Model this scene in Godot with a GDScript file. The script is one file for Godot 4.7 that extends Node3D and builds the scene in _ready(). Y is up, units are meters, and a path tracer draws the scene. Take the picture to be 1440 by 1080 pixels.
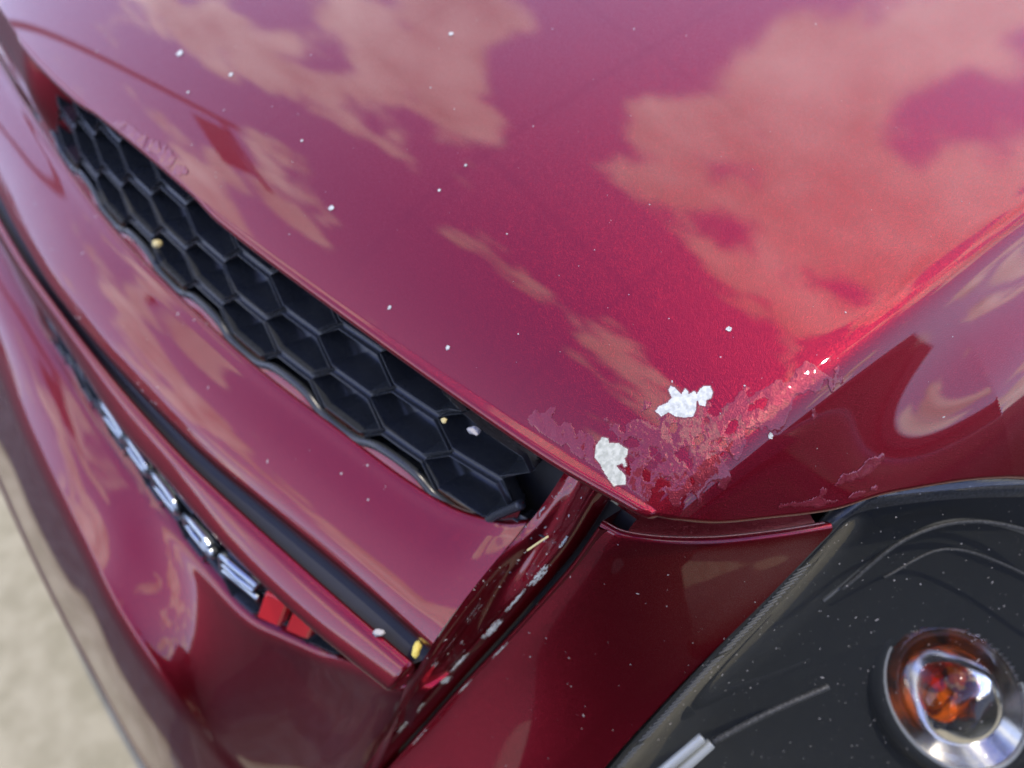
extends Node3D
# Close view of the front corner of a dark red car: hood corner, honeycomb grille, bumper, lamp.
# x runs across the car, y is up, z points out of the front of the car; metres.

const MID := -0.11          # the car's centre line
var hood_noise := FastNoiseLite.new()
var M := {}
var hood_node: Node3D
var lamp_node: Node3D
var lens_grid := []
var panel_grid := []
var upper_grid := []
var side_grid := []
var panel_top := PackedVector3Array()
var flange := []           # the bumper's edge along the shut line
var shut := []             # the edge on the other side of it

# ---------------------------------------------------------------- helpers
func V(x: float, y: float, z: float) -> Vector3:
	return Vector3(x, y, z)

func lin(r: float, g: float, b: float) -> Color:
	return Color(r, g, b).linear_to_srgb()

func mat(called: String, c: Color, rough: float, metal := 0.0) -> StandardMaterial3D:
	var m := StandardMaterial3D.new()
	m.resource_name = called
	m.albedo_color = c
	m.roughness = rough
	m.metallic = metal
	return m

func put(called: String, mesh: Mesh, m: Material, parent: Node = self) -> MeshInstance3D:
	var o := MeshInstance3D.new()
	o.name = called
	o.mesh = mesh
	o.material_override = m
	parent.add_child(o, true)
	return o

func tag(o: Node, label := "", category := "", group := "", kind := "") -> void:
	if label: o.set_meta("label", label)
	if category: o.set_meta("category", category)
	if group: o.set_meta("group", group)
	if kind: o.set_meta("kind", kind)

# a smooth curve through points, evenly spaced along its length
func curve(pts: Array, n: int) -> PackedVector3Array:
	var dense := PackedVector3Array()
	var last := pts.size() - 1
	for i in last:
		var a: Vector3 = pts[maxi(i - 1, 0)]
		var b: Vector3 = pts[i]
		var c: Vector3 = pts[i + 1]
		var d: Vector3 = pts[mini(i + 2, last)]
		var lab := sqrt(maxf(a.distance_to(b), 1e-5))
		var lbc := sqrt(maxf(b.distance_to(c), 1e-5))
		var lcd := sqrt(maxf(c.distance_to(d), 1e-5))
		var m1 := (c - b)
		var m2 := (c - b)
		if i > 0:
			m1 = ((b - a) / lab - (c - a) / (lab + lbc) + (c - b) / lbc) * lbc
		if i + 2 <= last:
			m2 = ((c - b) / lbc - (d - b) / (lbc + lcd) + (d - c) / lcd) * lbc
		for k in 24:
			var t := k / 24.0
			var t2 := t * t
			var t3 := t2 * t
			dense.append(b * (2 * t3 - 3 * t2 + 1) + m1 * (t3 - 2 * t2 + t) + c * (-2 * t3 + 3 * t2) + m2 * (t3 - t2))
	dense.append(pts[last])
	return even(dense, n)

func even(line: PackedVector3Array, n: int) -> PackedVector3Array:
	var run := PackedFloat32Array([0.0])
	for i in range(1, line.size()):
		run.append(run[i - 1] + line[i].distance_to(line[i - 1]))
	var total := run[run.size() - 1]
	var out := PackedVector3Array()
	var k := 0
	for i in n:
		var want := total * i / (n - 1)
		while k < run.size() - 2 and run[k + 1] < want:
			k += 1
		var f := clampf((want - run[k]) / maxf(run[k + 1] - run[k], 1e-9), 0, 1)
		out.append(line[k].lerp(line[k + 1], f))
	return out

func moved(line: PackedVector3Array, by: Vector3) -> PackedVector3Array:
	var out := PackedVector3Array()
	for p in line:
		out.append(p + by)
	return out

func blend(a: PackedVector3Array, b: PackedVector3Array, t: float, by := Vector3.ZERO) -> PackedVector3Array:
	var out := PackedVector3Array()
	for i in a.size():
		out.append(a[i].lerp(b[i], t) + by)
	return out

# rows of control curves -> a denser grid, smooth across the rows
func loft(rows: Array, sub: int) -> Array:
	var n: int = rows[0].size()
	var out := []
	var last := rows.size() - 1
	for r in last:
		for k in sub:
			var t := float(k) / sub
			var line := PackedVector3Array()
			for c in n:
				var a: Vector3 = rows[maxi(r - 1, 0)][c]
				var b: Vector3 = rows[r][c]
				var d: Vector3 = rows[r + 1][c]
				var e: Vector3 = rows[mini(r + 2, last)][c]
				var l0 := sqrt(maxf(a.distance_to(b), 1e-5))
				var l1 := sqrt(maxf(b.distance_to(d), 1e-5))
				var l2 := sqrt(maxf(d.distance_to(e), 1e-5))
				var m1 := d - b
				var m2 := d - b
				if r > 0:
					m1 = ((b - a) / l0 - (d - a) / (l0 + l1) + (d - b) / l1) * l1
				if r + 2 <= last:
					m2 = ((d - b) / l1 - (e - b) / (l1 + l2) + (e - d) / l2) * l1
				var t2 := t * t
				var t3 := t2 * t
				line.append(b * (2 * t3 - 3 * t2 + 1) + m1 * (t3 - 2 * t2 + t) + d * (-2 * t3 + 3 * t2) + m2 * (t3 - t2))
			out.append(line)
	out.append(rows[last])
	return out

func normals_of(g: Array, flip: bool) -> Array:
	var out := []
	var h := g.size()
	var w: int = g[0].size()
	for r in h:
		var line := PackedVector3Array()
		for c in w:
			var du: Vector3 = g[r][mini(c + 1, w - 1)] - g[r][maxi(c - 1, 0)]
			var dv: Vector3 = g[mini(r + 1, h - 1)][c] - g[maxi(r - 1, 0)][c]
			var n := du.cross(dv)
			n = n.normalized() if n.length() > 1e-14 else Vector3.UP
			line.append(-n if flip else n)
		out.append(line)
	return out

# a grid of points as one smooth mesh; keep: optional PackedByteArray telling which quads are there
func sheet(g: Array, flip := false, keep := PackedByteArray(), nor := []) -> ArrayMesh:
	var h := g.size()
	var w: int = g[0].size()
	var ns := nor if nor.size() else normals_of(g, flip)
	var vs := PackedVector3Array()
	var nn := PackedVector3Array()
	var uv := PackedVector2Array()
	for r in h:
		vs.append_array(g[r])
		nn.append_array(ns[r])
		for c in w:
			uv.append(Vector2(float(c) / (w - 1), float(r) / (h - 1)))
	var ix := PackedInt32Array()
	for r in h - 1:
		for c in w - 1:
			if keep.size() and keep[r * (w - 1) + c] == 0:
				continue
			var a := r * w + c
			if flip:
				ix.append_array(PackedInt32Array([a, a + 1, a + w, a + 1, a + w + 1, a + w]))
			else:
				ix.append_array(PackedInt32Array([a, a + w, a + 1, a + 1, a + w, a + w + 1]))
	var arr := []
	arr.resize(Mesh.ARRAY_MAX)
	arr[Mesh.ARRAY_VERTEX] = vs
	arr[Mesh.ARRAY_NORMAL] = nn
	arr[Mesh.ARRAY_TEX_UV] = uv
	arr[Mesh.ARRAY_INDEX] = ix
	var m := ArrayMesh.new()
	m.add_surface_from_arrays(Mesh.PRIMITIVE_TRIANGLES, arr)
	return m

# a round bar along a line
func tube(line: PackedVector3Array, r: float, sides := 10, flat := 1.0, up := Vector3.UP, closed := false) -> ArrayMesh:
	var g := []
	var n := line.size()
	for i in n:
		var a := line[(i - 1 + n) % n] if closed else line[maxi(i - 1, 0)]
		var b := line[(i + 1) % n] if closed else line[mini(i + 1, n - 1)]
		var t := (b - a).normalized()
		var s := t.cross(up).normalized()
		var u := s.cross(t)
		var ring := PackedVector3Array()
		for k in sides + 1:
			var ang := TAU * k / sides
			ring.append(line[i] + s * cos(ang) * r + u * sin(ang) * r * flat)
		g.append(ring)
	if closed:
		g.append(g[0])
	else:
		for end in [0, 1]:
			var ring2 := PackedVector3Array()
			var p := line[0] if end == 0 else line[n - 1]
			for k in sides + 1:
				ring2.append(p + ((g[0] if end == 0 else g[g.size() - 1])[k] - p) * 0.02)
			if end == 0: g.push_front(ring2)
			else: g.append(ring2)
	return sheet(g, true)

# ---------------------------------------------------------------- the hood's shape
func soft(x: float, w: float) -> float:
	var t := x / w
	if t > 30.0: return x
	if t < -30.0: return 0.0
	return w * log(1.0 + exp(t))

func hood_y(x: float, z: float) -> float:
	var ze := 0.094 - 0.094 * pow(minf(1.5, absf(x - MID) / 0.54), 1.65)
	var zf := maxf(0.0, ze - z)
	var top := 0.72 + 0.105 * zf + 0.034 * (1.0 - exp(-zf / 0.055)) + 0.012 * (1.0 - exp(-zf / 0.25)) * (1.0 - pow((x - MID) / 0.5, 2))
	var d := x - (0.4315 + 0.02 * maxf(0.0, -z))
	if d < -0.05: return top
	var q := clampf((-z - 0.04) / 0.10, 0.0, 1.0)
	var s2 := 1.15 - 0.75 * q
	var s3 := 1.15 + 0.3 * q
	return top - (1.15 * soft(d, 0.0028) + (s2 - 1.15) * soft(d - 0.017, 0.006) + (s3 - s2) * soft(d - 0.043, 0.009))

func hood_n(x: float, z: float) -> Vector3:
	var e := 0.0003
	return Vector3(-(hood_y(x + e, z) - hood_y(x - e, z)) / (2 * e), 1.0, -(hood_y(x, z + e) - hood_y(x, z - e)) / (2 * e)).normalized()

func on_hood(x: float, z: float, lift := 0.0) -> Vector3:
	return Vector3(x, hood_y(x, z), z) + hood_n(x, z) * lift

# ---------------------------------------------------------------- the scene
func _ready() -> void:
	camera_and_light()
	materials()
	ground()
	surroundings()
	car()
	crumbs()

func camera_and_light() -> void:
	var cam := Camera3D.new()
	cam.name = "camera"
	var f := Vector3(-0.48063, -0.79864, -0.36218).normalized()
	add_child(cam)
	cam.position = V(0.5035, 0.9815, 0.1272)
	cam.look_at_from_position(cam.position, cam.position + f, Vector3.UP)
	cam.near = 0.02
	cam.far = 400.0
	var lens := CameraAttributesPhysical.new()
	lens.frustum_focal_length = 24.18
	lens.frustum_focus_distance = 0.30
	lens.frustum_near = 0.02
	lens.frustum_far = 400.0
	lens.exposure_aperture = 5.0
	cam.attributes = lens
	cam.fov = 52.8
	cam.current = true

	var sun := DirectionalLight3D.new()
	sun.name = "sun"
	add_child(sun)
	sun.look_at_from_position(Vector3.ZERO, -V(0.20, 0.90, -0.21), Vector3.UP)
	sun.light_energy = 1.05
	sun.light_color = Color(1.0, 0.95, 0.87)
	sun.light_angular_distance = 0.5
	sun.shadow_enabled = true

	var env := Environment.new()
	env.background_mode = Environment.BG_SKY
	env.tonemap_mode = Environment.TONE_MAPPER_LINEAR
	env.tonemap_exposure = 1.0
	env.sdfgi_enabled = true
	env.ssao_enabled = true
	env.ssil_enabled = true
	var sky := Sky.new()
	var pan := PanoramaSkyMaterial.new()
	pan.panorama = ImageTexture.create_from_image(sky_picture(1024, 512))
	pan.energy_multiplier = 1.0
	sky.sky_material = pan
	env.sky = sky
	var we := WorldEnvironment.new()
	we.name = "air"
	we.environment = env
	add_child(we)

# blue air with drifting broken cloud, thinner overhead
func sky_picture(w: int, h: int) -> Image:
	var im := Image.create(w, h, false, Image.FORMAT_RGBF)
	var big := FastNoiseLite.new()
	big.seed = 11
	big.frequency = 0.9
	big.fractal_octaves = 3
	var fine := FastNoiseLite.new()
	fine.seed = 5
	fine.frequency = 3.2
	fine.fractal_octaves = 5
	fine.fractal_gain = 0.55
	# where the cloud banks and the gaps between them drift: azimuth, height, size in degrees, more or less cloud
	var banks := [[-88, 39, 10, 0.45], [-101, 38, 6, 0.35], [-110, 41, 7, 0.35], [-118, 48, 6, 0.3], [-70, 45, 7, 0.7], [-76, 52, 6, 0.7], [-66, 40, 6, 0.5], [-50, 57, 8, 0.42], [-35, 51, 8, 0.42], [-43, 46, 7, 0.35], [-32, 42, 7, 0.35], [-20, 40, 9, 0.45], [-15, 51, 7, 0.4], [-103, 61, 4, 0.3],
		[-22, 46, 5, -0.9], [-38, 57, 4, -0.5], [-52, 46, 3, -0.5], [-28, 51, 3, -0.4], [-84, 48, 4, -0.35], [-115, 70, 15, -0.4], [-70, 75, 12, -0.4], [-98, 55, 4, -0.4], [-84, 66, 8, -0.3], [-96, 31, 5, -0.3]]
	var dirs := PackedVector3Array()
	for b in banks:
		var az0 := deg_to_rad(b[0])
		var el0 := deg_to_rad(b[1])
		dirs.append(Vector3(sin(az0) * cos(el0), sin(el0), -cos(az0) * cos(el0)))
	for j in h:
		var el := PI / 2 - PI * (j + 0.5) / h
		for i in w:
			var az := TAU * (i + 0.5) / w
			if el < 0.0:
				im.set_pixel(i, j, Color(0.45, 0.42, 0.36))
				continue
			var d := Vector3(sin(az) * cos(el), sin(el), -cos(az) * cos(el))
			var p := d / (d.y + 0.35)
			var c := big.get_noise_3d(p.x, 0.0, p.z) * 0.9 + fine.get_noise_3d(p.x, 1.0, p.z) * 1.25 + 0.05
			for k in dirs.size():
				var a := d.dot(dirs[k])
				if a > 0.9:
					c += 0.62 * banks[k][3] * exp(-(1.0 - a) * 2.0 / pow(deg_to_rad(banks[k][2]), 2))
			c = smoothstep(0.12, 0.42, c)
			var up := pow(clampf(d.y, 0.0, 1.0), 0.48)
			var blue := Color(3.0, 3.6, 5.2).lerp(Color(0.12, 0.24, 1.2), up)
			var white := Color(2.75, 2.75, 2.78) * (0.80 + 0.5 * fine.get_noise_3d(p.x * 1.6 + 9.0, 4.0, p.z * 1.6)) * (1.0 + 1.1 * pow(1.0 - up, 1.3))
			im.set_pixel(i, j, blue.lerp(white, c))
	return im

func noise_tex(freq: float, sd: int, size := 512, octaves := 4, as_normal := false, bump := 4.0, ramp: Gradient = null) -> NoiseTexture2D:
	var n := FastNoiseLite.new()
	n.seed = sd
	n.frequency = freq
	n.fractal_octaves = octaves
	n.noise_type = FastNoiseLite.TYPE_SIMPLEX_SMOOTH
	var t := NoiseTexture2D.new()
	t.width = size
	t.height = size
	t.seamless = true
	t.noise = n
	t.as_normal_map = as_normal
	t.bump_strength = bump
	if ramp: t.color_ramp = ramp
	return t

func two_tone(a: Color, b: Color, lo := 0.3, hi := 0.7) -> Gradient:
	var g := Gradient.new()
	g.offsets = PackedFloat32Array([lo, hi])
	g.colors = PackedColorArray([a, b])
	return g

func materials() -> void:
	var paint := mat("red_metallic_paint", lin(0.215, 0.0032, 0.012), 0.42, 0.9)
	paint.clearcoat_enabled = true
	paint.clearcoat = 1.0
	paint.clearcoat_roughness = 0.02
	paint.albedo_texture = noise_tex(0.35, 3, 512, 2, false, 1.0, two_tone(Color(0.86, 0.86, 0.86), Color(1, 1, 1)))
	paint.normal_enabled = true
	paint.normal_texture = noise_tex(0.45, 8, 512, 1, true, 6.0)
	paint.normal_scale = 0.24
	paint.uv1_triplanar = true
	paint.uv1_scale = Vector3.ONE * 10.0
	M.paint = paint
	var peel := paint.duplicate() as StandardMaterial3D
	peel.resource_name = "lifted_clear_coat"
	peel.albedo_color = lin(0.225, 0.016, 0.027)
	peel.metallic = 0.65
	peel.roughness = 0.4
	peel.clearcoat_roughness = 0.03
	M.peel = peel
	M.rim = mat("chipped_rim", lin(0.16, 0.035, 0.045), 0.6)
	var bare := mat("bare_primer", lin(0.56, 0.58, 0.54), 0.75)
	bare.albedo_texture = noise_tex(0.06, 21, 512, 5, false, 1.0, two_tone(Color(0.82, 0.83, 0.82), Color(1, 1, 1), 0.35, 0.6))
	bare.uv1_triplanar = true
	bare.uv1_scale = Vector3.ONE * 12.0
	M.bare = bare
	M.cream = bare.duplicate()
	M.cream.albedo_color = lin(0.50, 0.51, 0.42)
	var black := mat("black_plastic", lin(0.026, 0.029, 0.032), 0.32)
	black.roughness_texture = noise_tex(0.03, 31, 512, 4, false, 1.0, two_tone(Color(0.75, 0.75, 0.75), Color(1, 1, 1)))
	black.uv1_triplanar = true
	black.uv1_scale = Vector3.ONE * 6.0
	M.black = black
	M.slot = mat("slot_plastic", lin(0.018, 0.019, 0.021), 0.5)
	M.dark = mat("black_plastic_liner", lin(0.028, 0.028, 0.030), 0.75)  # stands in for shade behind openings; also tyres, hair and shoes
	M.chrome = mat("chrome", lin(0.34, 0.38, 0.41), 0.28, 1.0)
	M.badge_red = mat("red_enamel", lin(0.75, 0.02, 0.025), 0.25)
	M.bezel = mat("lamp_bezel", lin(0.017, 0.0195, 0.021), 0.5)
	M.bezel.metallic_specular = 0.25
	M.flange = mat("lamp_flange", lin(0.060, 0.064, 0.060), 0.6)
	M.flange.albedo_texture = noise_tex(0.08, 51, 512, 5, false, 1.0, two_tone(Color(0.45, 0.45, 0.45), Color(1, 1, 1), 0.3, 0.75))
	M.flange.uv1_triplanar = true
	M.flange.uv1_scale = Vector3.ONE * 14.0
	M.rib = mat("lamp_rib", lin(0.065, 0.07, 0.07), 0.5)
	M.silver = mat("lamp_silver", lin(0.34, 0.37, 0.36), 0.42, 0.3)
	M.reflector = mat("lamp_reflector", lin(0.48, 0.48, 0.47), 0.22, 1.0)
	var lens := mat("lamp_lens", Color(0.6, 0.63, 0.62, 0.016), 0.03)
	lens.transparency = BaseMaterial3D.TRANSPARENCY_ALPHA
	M.lens = lens
	var amber := mat("amber_bulb", Color(1.0, 0.42, 0.02, 0.0), 0.03)
	amber.refraction_enabled = true
	amber.refraction_scale = 0.05
	amber.transparency = BaseMaterial3D.TRANSPARENCY_ALPHA
	M.amber = amber
	M.dust = mat("pale_dust", lin(0.40, 0.385, 0.36), 0.9)
	M.husk = mat("seed_husk", lin(0.62, 0.50, 0.10), 0.7)
	M.black_paint = mat("black_paint", lin(0.012, 0.012, 0.013), 0.25)
	M.stucco = mat("brown_stucco", lin(0.10, 0.085, 0.075), 0.9)
	M.roof = mat("dark_metal", lin(0.06, 0.058, 0.055), 0.6)
	M.glassy = mat("window_glass", lin(0.02, 0.025, 0.03), 0.08)
	M.leaf = mat("hedge_leaf", lin(0.035, 0.06, 0.02), 0.6)
	M.jeans = mat("dark_jeans", lin(0.022, 0.028, 0.045), 0.9)
	M.jacket = mat("dark_jacket", lin(0.02, 0.02, 0.022), 0.85)
	M.skin = mat("skin", lin(0.42, 0.24, 0.17), 0.5)
	M.straw = mat("dry_straw", lin(0.55, 0.47, 0.22), 0.85)
	var con := mat("concrete", lin(0.335, 0.305, 0.205), 0.9)
	con.albedo_texture = noise_tex(0.012, 41, 1024, 6, false, 1.0, two_tone(Color(0.90, 0.90, 0.88), Color(1, 1, 1), 0.25, 0.7))
	con.uv1_triplanar = true
	con.uv1_world_triplanar = true
	con.uv1_scale = Vector3.ONE * 1.3
	M.concrete = con
	var asp := mat("asphalt", lin(0.05, 0.05, 0.053), 0.9)
	asp.albedo_texture = noise_tex(0.05, 43, 512, 5, false, 1.0, two_tone(Color(0.75, 0.75, 0.75), Color(1, 1, 1)))
	asp.uv1_triplanar = true
	asp.uv1_world_triplanar = true
	M.asphalt = asp

func ground() -> void:
	var pm := PlaneMesh.new()
	pm.size = Vector2(300, 300)
	var g := put("ground", pm, M.concrete)
	tag(g, "pale sunlit concrete pavement below the car's bumper", "", "", "structure")
	var rm := PlaneMesh.new()
	rm.size = Vector2(120, 13)
	var r := put("road", rm, M.asphalt)  # dark surface added out of view to darken what the lip reflects
	r.position = V(0, 0.004, 7.01)
	tag(r, "unseen dark asphalt road added to darken the bumper reflections, past the concrete in front of the car", "", "", "structure")

# ---------------------------------------------------------------- car
func both_sides(pts: Array, beyond := 0.03) -> Array:
	# a curve of the right half, continued over the centre line by its mirror image
	var out := []
	for i in range(pts.size() - 1, -1, -1):
		var p: Vector3 = pts[i]
		if p.x > MID + beyond:
			out.append(V(2 * MID - p.x, p.y, p.z))
	for p in pts:
		if p.x > MID + beyond: out.append(p)
	return out

func car() -> void:
	var c := Node3D.new()
	c.name = "car"
	add_child(c)
	tag(c, "dark red metallic car with clear coat peeling off its hood corner", "car")
	hood(c)
	bumper(c)
	upper_grille(c)
	lower_grille(c)
	corner_panel(c)
	headlight(c)
	wear(c)

func hood(c: Node3D) -> void:
	# outline of the near edge, in plan
	var edge := [V(-0.65, 0, -0.008), V(-0.40, 0, 0.062), V(-0.25, 0, 0.087), V(-0.109, 0, 0.0923), V(-0.0244, 0, 0.0908), V(0.1027, 0, 0.0725), V(0.1881, 0, 0.0595), V(0.2728, 0, 0.0422), V(0.3332, 0, 0.0289), V(0.3844, 0, 0.0163), V(0.4116, 0, 0.0072), V(0.4225, 0, 0.0032), V(0.4310, 0, -0.0025), V(0.4412, 0, -0.0150), V(0.4546, 0, -0.0403), V(0.4651, 0, -0.0623), V(0.4714, 0, -0.0801), V(0.4791, 0, -0.0979), V(0.488, 0, -0.118), V(0.5011, 0, -0.1462), V(0.54, 0, -0.23), V(0.60, 0, -0.36), V(0.66, 0, -0.52)]
	var line := curve(edge, 1500)
	# columns: closer together where the crease runs
	var cols := PackedVector3Array()
	var i := 0
	while i < line.size():
		cols.append(line[i])
		var x := line[i].x
		i += 1 if x > 0.40 and x < 0.51 else 4
	var w := cols.size()
	var ts := PackedFloat32Array()
	for k in 190:
		ts.append(pow(k / 189.0, 2.6))
	var g := []
	var ns := []
	# hem: rolled edge and its return, below row 0
	var outs := PackedVector3Array()
	for k in w:
		var t := (cols[mini(k + 1, w - 1)] - cols[maxi(k - 1, 0)]).normalized()
		outs.append(V(-t.z, 0, t.x))
	var r := 0.0028
	var under := []
	for k in [[12.0, 0], [4.0, 0]]:
		var row := PackedVector3Array()
		for q in w:
			var b := on_hood(cols[q].x, cols[q].z)
			row.append(b - outs[q] * 0.001 * k[0] - V(0, 2 * r + 0.001, 0))
		under.append(row)
	for a in [170.0, 150.0, 130.0, 110.0, 90.0, 70.0, 50.0, 35.0, 20.0, 8.0]:
		var row := PackedVector3Array()
		for q in w:
			var n := hood_n(cols[q].x, cols[q].z)
			var o := (outs[q] - n * outs[q].dot(n)).normalized()
			var b := on_hood(cols[q].x, cols[q].z)
			row.append(b - n * r + n * cos(deg_to_rad(a)) * r + o * sin(deg_to_rad(a)) * r)
		under.append(row)
	g.append_array(under)
	for t in ts:
		var row := PackedVector3Array()
		for q in w:
			var p := cols[q]
			var z := lerpf(p.z, -1.1, t)
			row.append(on_hood(p.x, z))
		g.append(row)
	ns = normals_of(g, false)
	for k in ts.size():
		var row := PackedVector3Array()
		for q in w:
			row.append(hood_n(cols[q].x, g[under.size() + k][q].z))
		ns[under.size() + k] = row
	var h := put("hood", sheet(g, false, PackedByteArray(), ns), M.paint, c)
	hood_node = h
	# added dark sheet that keeps light out of the engine bay below the hood
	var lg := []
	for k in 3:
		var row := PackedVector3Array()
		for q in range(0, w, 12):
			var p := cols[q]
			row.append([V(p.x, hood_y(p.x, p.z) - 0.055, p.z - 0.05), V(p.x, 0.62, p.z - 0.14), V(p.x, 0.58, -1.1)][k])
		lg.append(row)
	put("engine_bay_light_block", sheet(lg), M.dark, c)

func bumper(c: Node3D) -> void:
	var n := 220
	var gb := curve(both_sides([V(-0.0837, 0.65, 0.107), V(-0.024, 0.65, 0.1075), V(0.0365, 0.65, 0.1055), V(0.1054, 0.65, 0.0985), V(0.1876, 0.65, 0.0862), V(0.2317, 0.65, 0.0770), V(0.2727, 0.65, 0.0664), V(0.3174, 0.65, 0.0550), V(0.349, 0.652, 0.0440), V(0.3688, 0.657, 0.0320), V(0.3793, 0.665, 0.0230)]), n)
	var pe := curve(both_sides([V(-0.0774, 0.622, 0.1545), V(-0.0296, 0.622, 0.1552), V(0.0397, 0.622, 0.1535), V(0.0854, 0.622, 0.149), V(0.1304, 0.622, 0.143), V(0.1916, 0.622, 0.1326), V(0.2257, 0.622, 0.1255), V(0.2895, 0.622, 0.1088), V(0.3501, 0.622, 0.0932), V(0.3864, 0.623, 0.0852)]), n)
	panel_top = gb
	# upper panel, between the grille and the slot
	var rows := [moved(gb, V(0, -0.020, -0.030)), moved(gb, V(0, -0.009, -0.012)), moved(gb, V(0, -0.0025, -0.0035)), gb,
		blend(gb, pe, 0.15, V(0, 0.001, 0.0005)), blend(gb, pe, 0.5, V(0, 0.0035, 0.001)), blend(gb, pe, 0.85, V(0, 0.0026, 0.001)), blend(gb, pe, 0.95, V(0, 0.001, 0.0006)), pe,
		moved(pe, V(0, -0.003, 0.0006)), moved(pe, V(0, -0.0095, 0.0008)), moved(pe, V(0, -0.0145, 0.0)), moved(pe, V(0, -0.0165, -0.008))]
	upper_grid = loft(rows, 5)
	put("bumper_upper_panel", sheet(upper_grid, true), M.paint, c)
	var bt := curve(both_sides([V(-0.021, 0.609, 0.1635), V(0.0463, 0.609, 0.1588), V(0.1253, 0.609, 0.1508), V(0.1784, 0.609, 0.1434), V(0.2128, 0.609, 0.1377), V(0.2642, 0.609, 0.1263), V(0.3378, 0.609, 0.1084), V(0.3820, 0.609, 0.0968)]), n)
	var bl := curve(both_sides([V(-0.0653, 0.591, 0.1705), V(0.0051, 0.591, 0.1675), V(0.0716, 0.591, 0.1632), V(0.1508, 0.591, 0.1590), V(0.2075, 0.591, 0.1504), V(0.2655, 0.591, 0.1415), V(0.3277, 0.591, 0.1271), V(0.3815, 0.591, 0.1107)]), n)
	# black strip in the slot
	put("slot_strip", sheet(loft([moved(pe, V(0, -0.0165, -0.008)), moved(pe, V(0, -0.0170, 0.0)), moved(bt, V(0, -0.0065, -0.0030)), moved(bt, V(0, -0.0080, 0.001))], 3), true), M.slot, c)
	# crossbar below the slot
	rows = [moved(bt, V(0, -0.010, -0.002)), moved(bt, V(0, -0.0055, -0.0024)), moved(bt, V(0, -0.0006, -0.0012)), blend(bt, bl, 0.10, V(0, 0.0014, 0.0010)), blend(bt, bl, 0.3, V(0, 0.0022, 0.0022)), blend(bt, bl, 0.75, V(0, 0.0022, 0.0026)), blend(bt, bl, 0.93, V(0, 0.0008, 0.0015)), bl,
		moved(bl, V(0, -0.0022, -0.0012)), moved(bl, V(0, -0.0034, -0.005)), moved(bl, V(0, -0.003, -0.03))]
	var bar := loft(rows, 5)
	put("bumper_crossbar", sheet(bar, true), M.paint, c)
	var rim_line := PackedVector3Array()
	var core_line := PackedVector3Array()
	var middle: Vector3 = (bt[n - 1] + bl[n - 1]) / 2 + V(0.0022, 0, -0.004)
	for row in bar:
		rim_line.append(row[n - 1])
		core_line.append(middle)
	put("crossbar_end", sheet(loft([rim_line, blend(rim_line, core_line, 0.15, V(0.0014, 0, 0)), blend(rim_line, core_line, 0.6, V(0.001, 0, 0)), core_line], 3)), M.paint, c)
	# lower panel and lip
	var ob := curve(both_sides([V(-0.04, 0.535, 0.182), V(0.0277, 0.535, 0.1785), V(0.0948, 0.535, 0.1752), V(0.1502, 0.535, 0.1705), V(0.2251, 0.535, 0.1625), V(0.2801, 0.535, 0.1525), V(0.3025, 0.535, 0.1410), V(0.3239, 0.537, 0.1290), V(0.35, 0.555, 0.116), V(0.376, 0.572, 0.106), V(0.388, 0.572, 0.094)]), n)
	var li := curve(both_sides([V(-0.0552, 0.520, 0.2150), V(0.0476, 0.520, 0.2175), V(0.1462, 0.518, 0.2165), V(0.2136, 0.508, 0.2162), V(0.2621, 0.470, 0.2150), V(0.2873, 0.390, 0.2150), V(0.325, 0.32, 0.207), V(0.365, 0.315, 0.194), V(0.3815, 0.315, 0.18)]), n)
	var lo := curve(both_sides([V(-0.06, 0.335, 0.2965), V(0.0567, 0.325, 0.2945), V(0.1394, 0.30, 0.2932), V(0.2083, 0.26, 0.2942), V(0.27, 0.235, 0.286), V(0.325, 0.225, 0.271), V(0.368, 0.225, 0.252), V(0.383, 0.225, 0.235)]), n)
	rows = [moved(ob, V(0, 0.002, -0.03)), moved(ob, V(0, 0.0015, -0.006)), ob, blend(ob, li, 0.12, V(0, 0.001, 0.001)), blend(ob, li, 0.5, V(0, 0.003, 0.002)), blend(ob, li, 0.88, V(0, 0.001, 0.001)), li,
		blend(li, lo, 0.04, V(0, 0.0, 0.003)), blend(li, lo, 0.12, V(0, 0.0, 0.004)), blend(li, lo, 0.5, V(0, 0, 0.004)), blend(li, lo, 0.92), lo, moved(lo, V(0, -0.004, -0.003)), moved(lo, V(0, -0.006, -0.02)), moved(lo, V(0, -0.03, -0.12))]
	put("bumper_lower_panel", sheet(loft(rows, 5), true), M.paint, c)
	# post between the two halves of the lower opening
	var p0 := moved(bl, V(0, -0.002, -0.008))
	var post_rows := []
	for k in 9:
		var row := PackedVector3Array()
		for q in 24:
			var x := lerpf(MID - 0.125, MID + 0.125, q / 23.0)
			var a := at_x(p0, x)
			var b := at_x(ob, x) + V(0, -0.002, -0.001)
			var e := clampf((absf(x - MID) - 0.105) / 0.02, 0, 1)
			row.append(a.lerp(b, k / 8.0) + V(0, 0, 0.004 * sin(PI * k / 8.0) - 0.02 * e * e))
		post_rows.append(row)
	put("lower_grille_post", sheet(post_rows, true), M.paint, c)
	# post between the two halves of the upper grille
	post_rows = []
	for k in 9:
		var row := PackedVector3Array()
		for q in 24:
			var x := lerpf(MID - 0.070, MID + 0.070, q / 23.0)
			var a := at_x(gb, x) + V(0, 0.001, -0.003)
			var e := clampf((absf(x - MID) - 0.040) / 0.03, 0, 1)
			row.append(a + V(0, 0.07 * k / 8.0, -0.016 * k / 8.0 + 0.006 * sin(PI * k / 8.0) - 0.03 * e * e))
		post_rows.append(row)
	put("upper_grille_post", sheet(post_rows, true), M.paint, c)
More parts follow.
